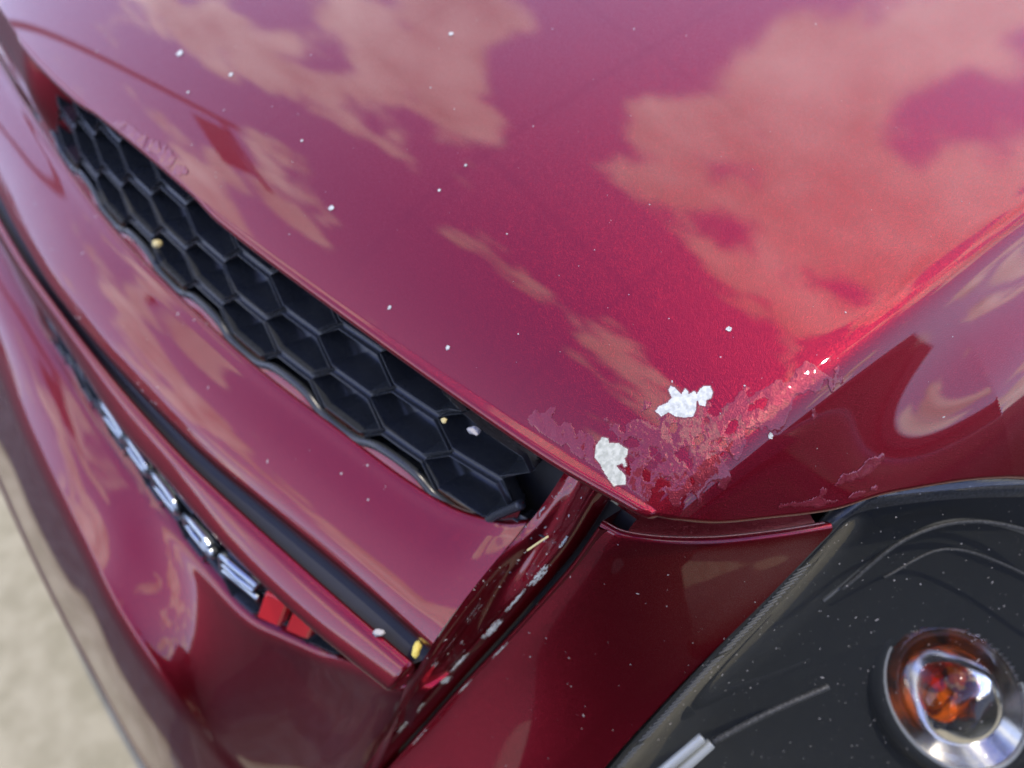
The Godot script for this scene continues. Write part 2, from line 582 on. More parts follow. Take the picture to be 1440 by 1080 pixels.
	# side of the bumper, turning back into the shut line
	var k0 := [V(0.376, 0.712, -0.020), V(0.3795, 0.69, 0.004), V(0.3800, 0.665, 0.0240), V(0.3787, 0.6536, 0.0410), V(0.3820, 0.6411, 0.0595), V(0.3868, 0.624, 0.0848), V(0.3845, 0.6, 0.0955), V(0.382, 0.575, 0.105), V(0.385, 0.54, 0.116), V(0.386, 0.48, 0.14)]
	var rl := [V(0.4000, 0.714, 0.000), V(0.4002, 0.706, 0.0070), V(0.3998, 0.695, 0.0115), V(0.3985, 0.67, 0.0206), V(0.395, 0.6385, 0.0372), V(0.3912, 0.6085, 0.0554), V(0.3875, 0.5786, 0.0761), V(0.3845, 0.5414, 0.1047), V(0.3812, 0.50, 0.1395), V(0.379, 0.42, 0.195)]
	var rr := [V(0.4040, 0.712, -0.006), V(0.4046, 0.702, 0.0015), V(0.4042, 0.688, 0.0067), V(0.4027, 0.6646, 0.0155), V(0.3994, 0.6358, 0.0298), V(0.3960, 0.6046, 0.0483), V(0.3922, 0.5715, 0.0708), V(0.3893, 0.5336, 0.0995), V(0.3862, 0.495, 0.132), V(0.384, 0.42, 0.186)]
	var ck := curve(k0, 160)
	var cl := curve(rl, 160)
	var cr := curve(rr, 160)
	side_grid = loft([ck, blend(ck, cl, 0.12, V(0.002, 0, 0.001)), blend(ck, cl, 0.5, V(0.0, 0, -0.002)), blend(ck, cl, 0.9), cl], 6)
	put("bumper_side", sheet(side_grid), M.paint, c)
	flange = loft([moved(cl, V(-0.0006, 0, -0.001)), moved(cl, V(0.0004, 0.0006, 0.0012)), blend(cl, cr, 0.3, V(0.0005, 0.001, 0.0018)), blend(cl, cr, 0.8, V(0.0002, 0.0006, 0.0012)), cr, moved(cr, V(-0.0005, -0.0004, -0.003)), moved(cr, V(-0.004, -0.002, -0.016))], 5)
	put("bumper_edge_flange", sheet(flange), M.paint, c)

func at_x(line: PackedVector3Array, x: float) -> Vector3:
	for i in line.size() - 1:
		if line[i].x <= x and line[i + 1].x > x:
			return line[i].lerp(line[i + 1], (x - line[i].x) / (line[i + 1].x - line[i].x))
	return line[0] if x < line[0].x else line[line.size() - 1]

# one honeycomb cell: a raised rim round a deep pocket, on a bent sheet given by base (along the car) and up
func cell_mesh(where: Callable, u: float, v: float, a: float, w: float, hh: float, inset_v: float, inset_u: float) -> ArrayMesh:
	var outer := [Vector2(-a, hh), Vector2(a, hh), Vector2(w, 0), Vector2(a, -hh), Vector2(-a, -hh), Vector2(-w, 0)]
	var st := SurfaceTool.new()
	st.begin(Mesh.PRIMITIVE_TRIANGLES)
	var hole := []
	for p in outer:
		hole.append(Vector2(p.x * (1.0 - inset_u / w), p.y * (1.0 - inset_v / hh)))
	# rings from the cell's outer edge to its middle: share of the rim, share of the hole, depth
	var rings := [[0.0, 1.0, 0.0026], [0.5, 1.0, 0.0028], [0.66, 1.0, 0.0012], [0.75, 1.0, 0.0001], [0.83, 1.0, -0.0003], [0.91, 1.0, 0.0001], [1.0, 1.0, 0.0016],
		[1.0, 0.98, 0.0060], [1.0, 0.93, 0.0120], [1.0, 0.80, 0.0160], [1.0, 0.55, 0.0178], [1.0, 0.25, 0.0182], [1.0, 0.01, 0.0182]]
	for s in 6:
		var grid := []
		for ring in rings:
			var row := PackedVector3Array()
			for e in 3:
				var o: Vector2 = outer[s].lerp(outer[(s + 1) % 6], e / 2.0)
				var i: Vector2 = hole[s].lerp(hole[(s + 1) % 6], e / 2.0)
				var p: Vector2 = o.lerp(i, ring[0]) * ring[1]
				row.append(where.call(u + p.x, v + p.y, ring[2]))
			grid.append(row)
		st.append_from(sheet(grid, false), 0, Transform3D())
	return st.commit()

func upper_grille(c: Node3D) -> void:
	var g := Node3D.new()
	g.name = "upper_grille"
	c.add_child(g)
	var base := curve([V(-0.10, 0.65, 0.1035), V(-0.024, 0.65, 0.1030), V(0.0365, 0.65, 0.1010), V(0.1054, 0.65, 0.0940), V(0.1876, 0.65, 0.0817), V(0.2317, 0.65, 0.0725), V(0.2727, 0.65, 0.0625), V(0.3174, 0.65, 0.0510), V(0.349, 0.65, 0.041), V(0.40, 0.65, 0.023)], 200)
	var up := V(0, 0.938, -0.345)
	var where := func(u: float, v: float, depth: float) -> Vector3:
		var p := at_x(base, u)
		return p + up * clampf(v, -0.003, 0.074 - 0.024 * smoothstep(0.27, 0.36, u)) + V(-0.15, -0.3, -0.94) * depth
	var half := 0.038
	var hp := 0.0288
	for col in range(-2, 13):
		for row in [-1, 0, 1, 2, 3, 4]:
			var u := -0.0705 + half * col
			var v: float = 0.0150 + hp * row + (hp / 2 if col % 2 == 0 else 0.0)
			if v > 0.085 or v < -0.006 or (u > 0.34 and v > 0.055) or (u > 0.365 and v > 0.025) or u > 0.40: continue
			put("honeycomb_cell", cell_mesh(where, u, v, 0.013, 0.025, hp / 2, 0.0033, 0.0010), M.black, g)
	# scalloped lower border, and a dark sheet standing in for the shade behind the cells
	var wave := []
	for col in range(-2, 12):
		var u := -0.0705 + half * col
		var low := -0.0016 + (0.0055 if col % 2 == 0 else 0.0)
		wave.append(where.call(u - 0.012, low, -0.0006))
		wave.append(where.call(u + 0.012, low, -0.0006))
	wave.append(where.call(0.366, 0.010, 0.0))
	wave.append(where.call(0.374, 0.024, 0.0))
	var top_line := curve(wave, 240)
	var surround := [PackedVector3Array(), PackedVector3Array(), PackedVector3Array()]
	for p in top_line:
		var low: Vector3 = at_x(panel_top, p.x)
		surround[0].append(p + V(0, 0.001, -0.0012))
		surround[1].append(p.lerp(low, 0.6) + V(0, 0.0004, -0.0008))
		surround[2].append(low + V(0, -0.001, -0.0006))
	put("grille_surround", sheet(surround, true), M.paint, g)
	put("grille_border", tube(top_line, 0.0024, 10), M.black, g)
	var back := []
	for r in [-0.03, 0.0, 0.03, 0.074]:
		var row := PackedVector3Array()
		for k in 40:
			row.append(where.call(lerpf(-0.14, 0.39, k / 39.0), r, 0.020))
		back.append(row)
	put("grille_shade_backing", sheet(back, true), M.dark, g)

func lower_grille(c: Node3D) -> void:
	var g := Node3D.new()
	g.name = "lower_grille"
	c.add_child(g)
	var base := curve([V(-0.12, 0.533, 0.183), V(0.0277, 0.533, 0.1768), V(0.0948, 0.533, 0.1735), V(0.1502, 0.533, 0.1688), V(0.2251, 0.533, 0.1608), V(0.2801, 0.533, 0.1508), V(0.3025, 0.533, 0.1395), V(0.3239, 0.535, 0.1275), V(0.36, 0.548, 0.112), V(0.40, 0.55, 0.100)], 160)
	var top := V(0, 0.056, -0.0130)
	var where := func(u: float, v: float, depth: float) -> Vector3:
		return at_x(base, u) + top * (v / 0.056) + V(-0.1, -0.1, -0.99) * depth
	for col in 15:
		for row in 3:
			var u := -0.04 + 0.026 * col
			var v := 0.004 + 0.0245 * row + (0.01225 if col % 2 == 0 else 0.0)
			if v > 0.05: continue
			put("honeycomb_cell", cell_mesh(where, u, v, 0.009, 0.017, 0.01225, 0.0025, 0.0012), M.black, g)
	badge(c, where)

func badge(c: Node3D, where: Callable) -> void:
	var b := Node3D.new()
	b.name = "badge"
	c.add_child(b)
	var glyphs := {
		"D": [[[0, 0], [0.62, 0], [0.92, 0.12], [1, 0.35], [1, 0.65], [0.92, 0.88], [0.62, 1], [0, 1]], true],
		"O": [[[0.25, 0], [0.75, 0], [1, 0.22], [1, 0.78], [0.75, 1], [0.25, 1], [0, 0.78], [0, 0.22]], true],
		"G": [[[0.97, 0.80], [0.75, 1], [0.25, 1], [0, 0.78], [0, 0.22], [0.25, 0], [0.75, 0], [1, 0.2], [1, 0.46], [0.6, 0.46]], false],
		"E": [[[1, 0], [0, 0], [0, 1], [1, 1]], false],
	}
	var starts := [0.119, 0.1525, 0.188, 0.225, 0.262]
	var k := 0
	for ch in ["D", "O", "D", "G", "E"]:
		var x0: float = starts[k]
		k += 1
		var lw := 0.0275
		var lh := 0.0125
		var put_at := func(p: Array) -> Vector3:
			return where.call(x0 + p[0] * lw, 0.037 + p[1] * lh, -0.0025)
		var line := PackedVector3Array()
		var pts: Array = glyphs[ch][0]
		for i in pts.size() - (0 if glyphs[ch][1] else 1):
			var a: Vector3 = put_at.call(pts[i])
			var d: Vector3 = put_at.call(pts[(i + 1) % pts.size()])
			for s in 4:
				line.append(a.lerp(d, s / 4.0))
		if not glyphs[ch][1]:
			line.append(put_at.call(pts[pts.size() - 1]))
		var st := SurfaceTool.new()
		st.begin(Mesh.PRIMITIVE_TRIANGLES)
		st.append_from(tube(line, 0.0024, 12, 1.0, V(0, -0.2, 1).normalized(), glyphs[ch][1]), 0, Transform3D())
		if ch == "E":
			st.append_from(tube(PackedVector3Array([put_at.call([0, 0.5]), put_at.call([0.5, 0.5]), put_at.call([0.92, 0.5])]), 0.0024, 12, 1.0, V(0, -0.2, 1).normalized()), 0, Transform3D())
		put("letter_" + ch.to_lower(), st.commit(), M.chrome, b)
	for s in 2:
		var x0 := 0.2905 + 0.0165 * s
		var g := []
		for dep in [0.0, -0.005, -0.006, -0.006]:
			var inset := 0.0 if dep > -0.0055 else 0.0008
			var row := PackedVector3Array()
			for q in [[0, 0], [1, 0], [1, 1], [0, 1], [0, 0]]:
				var px: float = x0 + lerpf(inset, 0.0125 - inset, q[0]) + 0.006 * q[1]
				row.append(where.call(px, 0.021 + lerpf(inset, 0.031 - inset, q[1]), dep))
			g.append(row)
		var mid := PackedVector3Array()
		for q in 5:
			mid.append(where.call(x0 + 0.01, 0.037, -0.006))
		g[3] = mid
		put("red_stripe", flat_sheet(g), M.badge_red, b)

# like sheet, but with a normal for each face
func flat_sheet(g: Array, flip := false) -> ArrayMesh:
	var st := SurfaceTool.new()
	st.begin(Mesh.PRIMITIVE_TRIANGLES)
	st.set_smooth_group(-1)
	for r in g.size() - 1:
		for k in g[r].size() - 1:
			var a: Vector3 = g[r][k]
			var b: Vector3 = g[r][k + 1]
			var d: Vector3 = g[r + 1][k]
			var e: Vector3 = g[r + 1][k + 1]
			for t in ([a, b, d, b, e, d] if flip else [a, d, b, b, d, e]):
				st.add_vertex(t)
	st.generate_normals()
	return st.commit()

func corner_panel(c: Node3D) -> void:
	var fl := curve([V(0.4091, 0.690, 0.0111), V(0.4065, 0.6597, 0.0223), V(0.4028, 0.6312, 0.0364), V(0.3988, 0.5997, 0.0547), V(0.3945, 0.5661, 0.0772), V(0.3912, 0.5277, 0.1059), V(0.3885, 0.49, 0.136), V(0.386, 0.42, 0.19)], 140)
	var hi := curve([V(0.4677, 0.686, -0.0683), V(0.4675, 0.6495, -0.0378), V(0.4669, 0.6106, 0.0003), V(0.469, 0.57, 0.0451), V(0.474, 0.53, 0.085), V(0.484, 0.49, 0.12), V(0.50, 0.44, 0.15)], 140)
	var ft := curve([V(0.4091, 0.690, 0.0111), V(0.4175, 0.690, 0.0076), V(0.4283, 0.690, -0.0021), V(0.4427, 0.690, -0.0202), V(0.4564, 0.689, -0.0438), V(0.4677, 0.686, -0.0683)], 90)
	# rows run across, from the shut line to the lamp; the first follows the rounded top edge
	var g := []
	var nr := 120
	for r in nr:
		var t := float(r) / (nr - 1)
		var row := PackedVector3Array()
		var i := int(t * 139)
		for k in 90:
			var s := k / 89.0
			var p: Vector3 = fl[i].lerp(hi[i], s)
			var bend: Vector3 = ft[k] - fl[0].lerp(hi[0], s)
			p += bend * (1.0 - t * 0.6) + V(0.3, 0.2, 0.9) * 0.004 * sin(PI * s) * t
			row.append(p)
		g.append(row)
	# rounded top: back into a ledge under the hood
	var lip := []
	for a in [[0.030, -0.014], [0.012, -0.012], [0.0066, -0.0095], [0.0056, -0.003], [0.0046, -0.0006], [0.0030, 0.0006], [0.0012, 0.0002], [0.0002, -0.0012]]:
		var row := PackedVector3Array()
		for k in 90:
			var t := (ft[mini(k + 1, 89)] - ft[maxi(k - 1, 0)]).normalized()
			var inw := V(t.z, 0, -t.x)
			row.append(ft[k] + inw * a[0] + V(0, a[1], 0))
		lip.append(row)
	var rows := lip
	for r in range(4, nr, 3):
		rows.append(g[r])
	rows.append(g[nr - 1])
	panel_grid = loft(rows, 3)
	put("bumper_corner_panel", sheet(panel_grid, true), M.paint, c)
	# edge along the shut line and a dark sheet for the shade in the gap behind it
	shut = loft([moved(fl, V(0.0035, 0.0004, -0.0024)), moved(fl, V(0.0008, 0.0003, 0.0004)), moved(fl, V(-0.0008, 0, -0.0012)), moved(fl, V(-0.001, -0.002, -0.02))], 4)
	put("shut_line_edge", sheet(shut, true), M.paint, c)
	put("shut_line_shade", sheet([moved(fl, V(-0.012, -0.002, -0.012)), moved(fl, V(0.006, -0.002, -0.016))], true), M.dark, c)

func headlight(c: Node3D) -> void:
	var h := Node3D.new()
	h.name = "headlight"
	c.add_child(h)
	var hi := curve([V(0.4677, 0.690, -0.0720), V(0.4675, 0.6495, -0.0378), V(0.4669, 0.6106, 0.0003), V(0.469, 0.57, 0.0451), V(0.474, 0.53, 0.085), V(0.484, 0.49, 0.12), V(0.50, 0.44, 0.15)], 120)
	var ht := curve([V(0.4677, 0.690, -0.0720), V(0.4698, 0.690, -0.0954), V(0.4777, 0.688, -0.1158), V(0.4887, 0.686, -0.1376), V(0.501, 0.683, -0.1592), V(0.53, 0.675, -0.205), V(0.58, 0.66, -0.27), V(0.66, 0.63, -0.37)], 160)
	var n := V(0.69, 0.63, 0.36).normalized()
	var face := func(i: int, j: int, depth: float) -> Vector3:
		var bulge := 0.010 * (1.0 - exp(-(i + j) * 0.02)) 
		return hi[i] + ht[j] - hi[0] + n * (bulge - depth)
	var lg := []
	var bg := []
	var keep := PackedByteArray()
	var bowl := V(0.5887, 0.5645, -0.1195)
	var inset := 6
	for i in range(0, 120):
		var row := PackedVector3Array()
		var row2 := PackedVector3Array()
		for j in range(0, 160):
			var e := mini(i, j) * 0.0024
			row.append(face.call(i, j, 0.004 * exp(-e / 0.006)))
			var f := j * 0.0024
			var dep := 0.004 + 0.010 * smoothstep(0.008, 0.014, e) + 0.016 * smoothstep(0.0215, 0.0245, f) - 0.007 * smoothstep(0.0245, 0.031, f)
			row2.append(face.call(i, j, dep))
		lg.append(row)
		bg.append(row2)
	# bowl of the turn signal, set into the bezel where that is nearest
	var spot := bowl
	bowl = bg[0][0]
	for i in 120:
		for j in 160:
			if bg[i][j].distance_to(spot) < bowl.distance_to(spot): bowl = bg[i][j]
	bowl += n * 0.001
	var axis := n
	var s := axis.cross(Vector3.UP).normalized()
	var u := s.cross(axis)
	var la := V(0.72, -0.64, -0.26)
	la = (la - n * la.dot(n)).normalized()
	var lb := axis.cross(la)
	for i in 119:
		for j in 159:
			keep.append(0 if Vector2((bg[i][j] - bowl).dot(la) / 0.058, (bg[i][j] - bowl).dot(lb) / 0.034).length() < 0.99 and (bg[i][j] - bowl).length() < 0.06 else 1)
	put("headlight_lens", sheet(lg), M.lens, h)
	lens_grid = lg
	lamp_node = h
	put("lamp_dark_backing", sheet([moved(hi, -n * 0.03), moved(hi, -n * 0.07 + V(0.02, 0, -0.03)), moved(hi, -n * 0.07 + V(0.20, -0.06, -0.32))]), M.dark, h)  # dark sheet added behind the bezel, standing in for its unlit depth
	var band := []
	for k in 8:
		var row := PackedVector3Array()
		var e := 1.2 + k * 0.62
		for q in range(110, 0, -2):
			row.append(face.call(q, 0, 0.0046 - 0.0006 * sin(PI * k / 7.0)) + (ht[8] - ht[0]).normalized() * 0.0024 * e * minf(1.0, q / 6.0))
		for q in range(0, 150, 2):
			row.append(face.call(0, q, 0.0046 - 0.0006 * sin(PI * k / 7.0)) + (hi[8] - hi[0]).normalized() * 0.0024 * e * minf(1.0, q / 6.0))
		band.append(row)
	put("lens_flange", sheet(band), M.flange, h)
	put("headlight_bezel", sheet(bg, false, keep), M.bezel, h)
	var g := []
	for k in 14:
		var t := k / 13.0
		var r := sqrt(1.0 - t) if k < 13 else 0.01
		var row := PackedVector3Array()
		for q in 41:
			var a := TAU * q / 40
			row.append(bowl + (la * cos(a) * 0.058 + lb * sin(a) * 0.034) * r - axis * 0.040 * t)
		g.append(row)
	put("reflector_bowl", sheet(g), M.reflector, h)
	var ring := PackedVector3Array()
	for q in 48:
		var a := TAU * q / 48
		ring.append(bowl + (la * cos(a) * 0.0585 + lb * sin(a) * 0.0345))
	var skirt := []
	for k in 5:
		var row := PackedVector3Array()
		for q in 49:
			var a := TAU * q / 48
			row.append(bowl + (la * cos(a) * 0.058 + lb * sin(a) * 0.034) + (la * cos(a) + lb * sin(a)) * [0.0, 0.002, 0.005, 0.0085, 0.010][k] + axis * [0.0005, 0.0022, 0.0022, -0.001, -0.008][k])
		skirt.append(row)
	put("reflector_flange", sheet(skirt, true), M.bezel, h)
	put("reflector_rim", tube(ring, 0.0015, 10, 1.0, axis, true), M.silver, h)
	# clear inner ring moulded round the bowl
	var collar := []
	for k in 5:
		var row := PackedVector3Array()
		for q in 49:
			var a := TAU * q / 48
			row.append(bowl + (la * cos(a) * 0.0585 + lb * sin(a) * 0.0345) * (1.0 - 0.05 * k) + axis * 0.004 * sin(PI * k / 4.0))
		collar.append(row)
	put("reflector_collar", sheet(collar), M.lens, h)
	# light guide rods and a rib; the thin arcs stand in for lens reflections
	var rods := [[V(0.4915, 0.562, 0.040), V(0.4925, 0.5833, -0.0001), 0.0026], [V(0.4865, 0.570, 0.036), V(0.4885, 0.590, 0.0035), 0.0024]]
	for d in rods:
		put("light_guide", tube(PackedVector3Array([d[0], d[0].lerp(d[1], 0.5), d[1]]), d[2], 10, 1.0), M.silver, h)
	put("bezel_rib_and_sheen", tube(curve([V(0.4926, 0.5838, -0.001), V(0.500, 0.592, -0.030), V(0.509, 0.5986, -0.0584)], 16), 0.0016, 10), M.flange, h)
	put("bezel_rib_and_sheen", tube(curve([V(0.482, 0.634, -0.070), V(0.485, 0.650, -0.103), V(0.493, 0.653, -0.136), V(0.515, 0.645, -0.165), V(0.56, 0.62, -0.20)], 40), 0.0009, 8), M.rib, h)
	put("bezel_rib_and_sheen", tube(curve([V(0.484, 0.640, -0.078), V(0.487, 0.657, -0.110), V(0.499, 0.658, -0.140), V(0.53, 0.645, -0.176), V(0.58, 0.62, -0.22)], 40), 0.0011, 8), M.flange, h)
	put("bezel_rib_and_sheen", tube(curve([V(0.492, 0.640, -0.098), V(0.500, 0.645, -0.128), V(0.525, 0.632, -0.156), V(0.57, 0.60, -0.19)], 40), 0.0007, 8), M.flange, h)
	g = []
	for k in 24:
		var t := k / 23.0
		var r := 0.0255 * sqrt(maxf(0.0, 1.0 - pow(absf(t - 0.45) / 0.55, 2.6))) if k > 0 and k < 23 else 0.0002
		var row := PackedVector3Array()
		for q in 41:
			var a := TAU * q / 40
			row.append(bowl + la * 0.010 + axis * (-0.032 + 0.042 * t) + (la * cos(a) * 1.12 + lb * sin(a)) * r)
		g.append(row)
	put("signal_bulb", sheet(g, true), M.amber, h)
	# seal round the lamp and the small ridges moulded along its edge
	var seal := PackedVector3Array()
	for k in range(110, 0, -4):
		seal.append(hi[k] - n * 0.005)
	for k in range(0, 150, 4):
		seal.append(ht[k] - n * 0.005)
	put("lamp_seal", tube(seal, 0.0036, 8), M.black, h)
	var st := SurfaceTool.new()
	st.begin(Mesh.PRIMITIVE_TRIANGLES)
	for k in 46:
		var i := 12 + int(k * 1.05)
		var a: Vector3 = face.call(i, 2, 0.0022)
		var b: Vector3 = face.call(i, 5, 0.0004)
		st.append_from(tube(PackedVector3Array([a, a.lerp(b, 0.5), b]), 0.00035, 5), 0, Transform3D())
	var rd := put("edge_ridges", st.commit(), M.rib, h)
	tag(rd, "", "", "", "stuff")

# ---------------------------------------------------------------- wear, dirt, chips
func sample(g: Array, r: float, k: float) -> Vector3:
	var h := g.size() - 1
	var w: int = g[0].size() - 1
	var y := clampf(r, 0, 1) * h
	var x := clampf(k, 0, 1) * w
	var i := mini(int(y), h - 1)
	var j := mini(int(x), w - 1)
	var a: Vector3 = g[i][j].lerp(g[i][j + 1], x - j)
	return a.lerp(g[i + 1][j].lerp(g[i + 1][j + 1], x - j), y - i)

func sample_n(g: Array, r: float, k: float) -> Vector3:
	var e := 0.004
	return (sample(g, r, k + e) - sample(g, r, k - e)).cross(sample(g, r + e, k) - sample(g, r - e, k)).normalized()

# a thin ragged flake lying on a surface given by point(u, v) and normal(u, v), u and v in 0..1
func flake(point: Callable, normal: Callable, nu: int, nv: int, sd: int, edge: float, lift: float, rough: float) -> ArrayMesh:
	var n := FastNoiseLite.new()
	n.seed = sd
	n.frequency = 1.0
	n.fractal_octaves = 3
	var g := []
	var keep := PackedByteArray()
	for i in nu + 1:
		var row := PackedVector3Array()
		for j in nv + 1:
			var u := float(i) / nu
			var v := float(j) / nv
			row.append(point.call(u, v) + normal.call(u, v) * (lift + rough * n.get_noise_2d(u * 14.0, v * 14.0)))
		g.append(row)
	for i in nu:
		for j in nv:
			var p := Vector2((i + 0.5) / nu * 2 - 1, (j + 0.5) / nv * 2 - 1)
			var m := 1.0 - pow(absf(p.x), 2.2) - pow(absf(p.y), 2.2) + edge * n.get_noise_2d(p.x * 2.2 + 5.0, p.y * 2.2)
			keep.append(1 if m > 0.25 else 0)
	return sheet(g, false, keep)

func specks(called: String, place: Callable, count: int, small: float, large: float, m: Material, parent: Node, sd: int) -> void:
	var rng := RandomNumberGenerator.new()
	rng.seed = sd
	var st := SurfaceTool.new()
	st.begin(Mesh.PRIMITIVE_TRIANGLES)
	st.set_smooth_group(-1)
	for k in count:
		var got: Array = place.call(rng)
		var n: Vector3 = got[1]
		var p: Vector3 = got[0]
		var a := n.cross(Vector3(rng.randf() - 0.5, rng.randf() - 0.5, rng.randf() - 0.5)).normalized()
		var b := n.cross(a)
		var r := lerpf(small, large, pow(rng.randf(), 3.5))
		var long := 1.0 + pow(rng.randf(), 4.0) * 2.2
		var ring := []
		for q in 6:
			var ang := TAU * q / 6
			ring.append(p + (a * cos(ang) * long + b * sin(ang)) * r * rng.randf_range(0.65, 1.1))
		for q in 6:
			st.add_vertex(p + n * r * 0.45)
			st.add_vertex(ring[(q + 1) % 6])
			st.add_vertex(ring[q])
	st.generate_normals()
	tag(put(called, st.commit(), m, parent), "", "", "", "stuff")

func hood_flake(called: String, outline: PackedVector2Array, m: Material, lift: float, step: float) -> void:
	var lo := outline[0]
	var hi := outline[0]
	for p in outline:
		lo = lo.min(p)
		hi = hi.max(p)
	lo -= Vector2.ONE * step
	var nx := int((hi.x - lo.x) / step) + 2
	var nz := int((hi.y - lo.y) / step) + 2
	var g := []
	var keep := PackedByteArray()
	for j in nz + 1:
		var row := PackedVector3Array()
		for i in nx + 1:
			var x := (lo.x + i * step) * 0.001
			var z := (lo.y + j * step) * 0.001
			row.append(on_hood(x, z, lift + 0.000012 * hood_noise.get_noise_2d(x * 900.0, z * 900.0)))
		g.append(row)
	for j in nz:
		for i in nx:
			keep.append(1 if Geometry2D.is_point_in_polygon(lo + Vector2(i + 0.5, j + 0.5) * step, outline) else 0)
	put(called, sheet(g, true, keep), m, hood_node)

func near_line(p: Vector2, line: Array) -> float:
	var best := 1e9
	for i in line.size() - 1:
		best = minf(best, p.distance_to(Geometry2D.get_closest_point_to_segment(p, line[i], line[i + 1])))
	return best

func wear(c: Node3D) -> void:
	hood_noise.seed = 77
	hood_noise.frequency = 1.0
	hood_noise.fractal_octaves = 3
	# bare patches where the paint has come off (plan coordinates in millimetres)
	var p1 := PackedVector2Array([Vector2(400.0, -20.1), Vector2(399.6, -22.1), Vector2(400.8, -25.1), Vector2(400.7, -27.5), Vector2(397.4, -28.6), Vector2(396.9, -30.2), Vector2(398.3, -30.7), Vector2(400.3, -30.8), Vector2(402.2, -30.8), Vector2(401.5, -33.2), Vector2(402.9, -33.4), Vector2(404.1, -32.7), Vector2(404.6, -35.1), Vector2(406.2, -34.8), Vector2(405.5, -37.2), Vector2(405.7, -38.7), Vector2(407.2, -40.3), Vector2(409.7, -39.5), Vector2(410.9, -37.6), Vector2(410.4, -35.8), Vector2(411.7, -34.0), Vector2(409.9, -32.8), Vector2(408.2, -33.6), Vector2(408.1, -32.9), Vector2(410.3, -30.7), Vector2(411.5, -28.5), Vector2(409.6, -26.1), Vector2(406.9, -24.0), Vector2(403.8, -23.2), Vector2(403.1, -20.3)])
	var p2 := PackedVector2Array([Vector2(396.0, 5.6), Vector2(393.2, 2.8), Vector2(392.6, -0.5), Vector2(394.6, -1.8), Vector2(396.2, -1.0), Vector2(398.8, -3.5), Vector2(401.1, -3.9), Vector2(403.1, -4.6), Vector2(404.6, -2.8), Vector2(404.6, -1.7), Vector2(407.2, -0.8), Vector2(406.8, 0.1), Vector2(405.2, -0.1), Vector2(404.2, 1.9), Vector2(406.1, 1.8), Vector2(409.6, 1.7), Vector2(411.8, 3.4), Vector2(409.5, 5.5), Vector2(409.4, 7.2), Vector2(406.0, 6.6), Vector2(401.8, 6.2), Vector2(398.9, 5.6)])
	for p in [p1, p2]:
		hood_flake("chipped_rim", Geometry2D.offset_polygon(p, 0.45, Geometry2D.JOIN_ROUND)[0], M.rim, 0.00022, 0.25)
		hood_flake("bare_patch", p, M.bare if p == p1 else M.cream, 0.00030, 0.25)
	# clear coat lifting along the front corner and the crease
	var spines := [
		[[Vector2(373.5, 13.2), Vector2(388.0, 8.5), Vector2(402.9, 3.1), Vector2(416.3, -1.2), Vector2(425.5, -6.9), Vector2(427.2, -23.4), Vector2(427.4, -43.3), Vector2(429.2, -59.0), Vector2(431.5, -73.1)], 6.5],
		[[Vector2(400.1, -8.6), Vector2(415.3, -18.2), Vector2(419.6, -34.1)], 9.0],
		[[Vector2(420.0, -40.0), Vector2(425.4, -58.2)], 4.0],
		[[Vector2(458.6, -58.8), Vector2(462.2, -76.2), Vector2(462.8, -85.0)], 1.6],
		[[Vector2(452.4, -40.0), Vector2(463.8, -62.5), Vector2(469.6, -78.7)], 1.1],
		[[Vector2(20.0, 93.0), Vector2(73.4, 77.3), Vector2(130.1, 65.0)], 4.2]]
	var cut := FastNoiseLite.new()
	cut.seed = 19
	cut.frequency = 0.09
	cut.fractal_octaves = 4
	cut.fractal_gain = 0.45
	for sp in spines:
		var pts: Array = sp[0]
		var reach: float = sp[1]
		var lo: Vector2 = pts[0]
		var hi: Vector2 = pts[0]
		for p in pts:
			lo = lo.min(p)
			hi = hi.max(p)
		lo -= Vector2.ONE * reach * 1.8
		hi += Vector2.ONE * reach * 1.8
		var step := 0.4
		var nx := int((hi.x - lo.x) / step)
		var nz := int((hi.y - lo.y) / step)
		var g := []
		var ok := []
		for j in nz + 1:
			var row := PackedVector3Array()
			var okr := PackedByteArray()
			for i in nx + 1:
				var q := lo + Vector2(i, j) * step
				var m := 1.0 - near_line(q, pts) / reach + 1.5 * cut.get_noise_2d(q.x, q.y)
				var front := 0.094 - 0.094 * pow(absf(q.x * 0.001 - MID) / 0.54, 1.65)
				var on := m > 0.25 and not Geometry2D.is_point_in_polygon(q, p1) and not Geometry2D.is_point_in_polygon(q, p2) and q.y * 0.001 < front - 0.001 and (q.x < 441.0 or q.y * 0.001 < -0.022 - (q.x - 446.0) * 0.0021)
				okr.append(1 if on else 0)
				var lift := 0.00012 + 0.00010 * smoothstep(0.25, 0.6, m) + 0.00014 * hood_noise.get_noise_2d(q.x * 0.16, q.y * 0.16) + 0.000025 * hood_noise.get_noise_2d(q.x * 0.8 + 40, q.y * 0.8)
				row.append(on_hood(q.x * 0.001, q.y * 0.001, maxf(lift, 0.00004)) if on else Vector3(q.x * 0.001, hood_y(q.x * 0.001, q.y * 0.001), q.y * 0.001))
			g.append(row)
			ok.append(okr)
		var keep := PackedByteArray()
		for j in nz:
			for i in nx:
				keep.append(1 if ok[j][i] + ok[j][i + 1] + ok[j + 1][i] + ok[j + 1][i + 1] == 4 else 0)
		put("lifted_clear_coat", sheet(g, true, keep), M.peel, hood_node)
	# single pale chips and droppings on the hood
	var k := 0
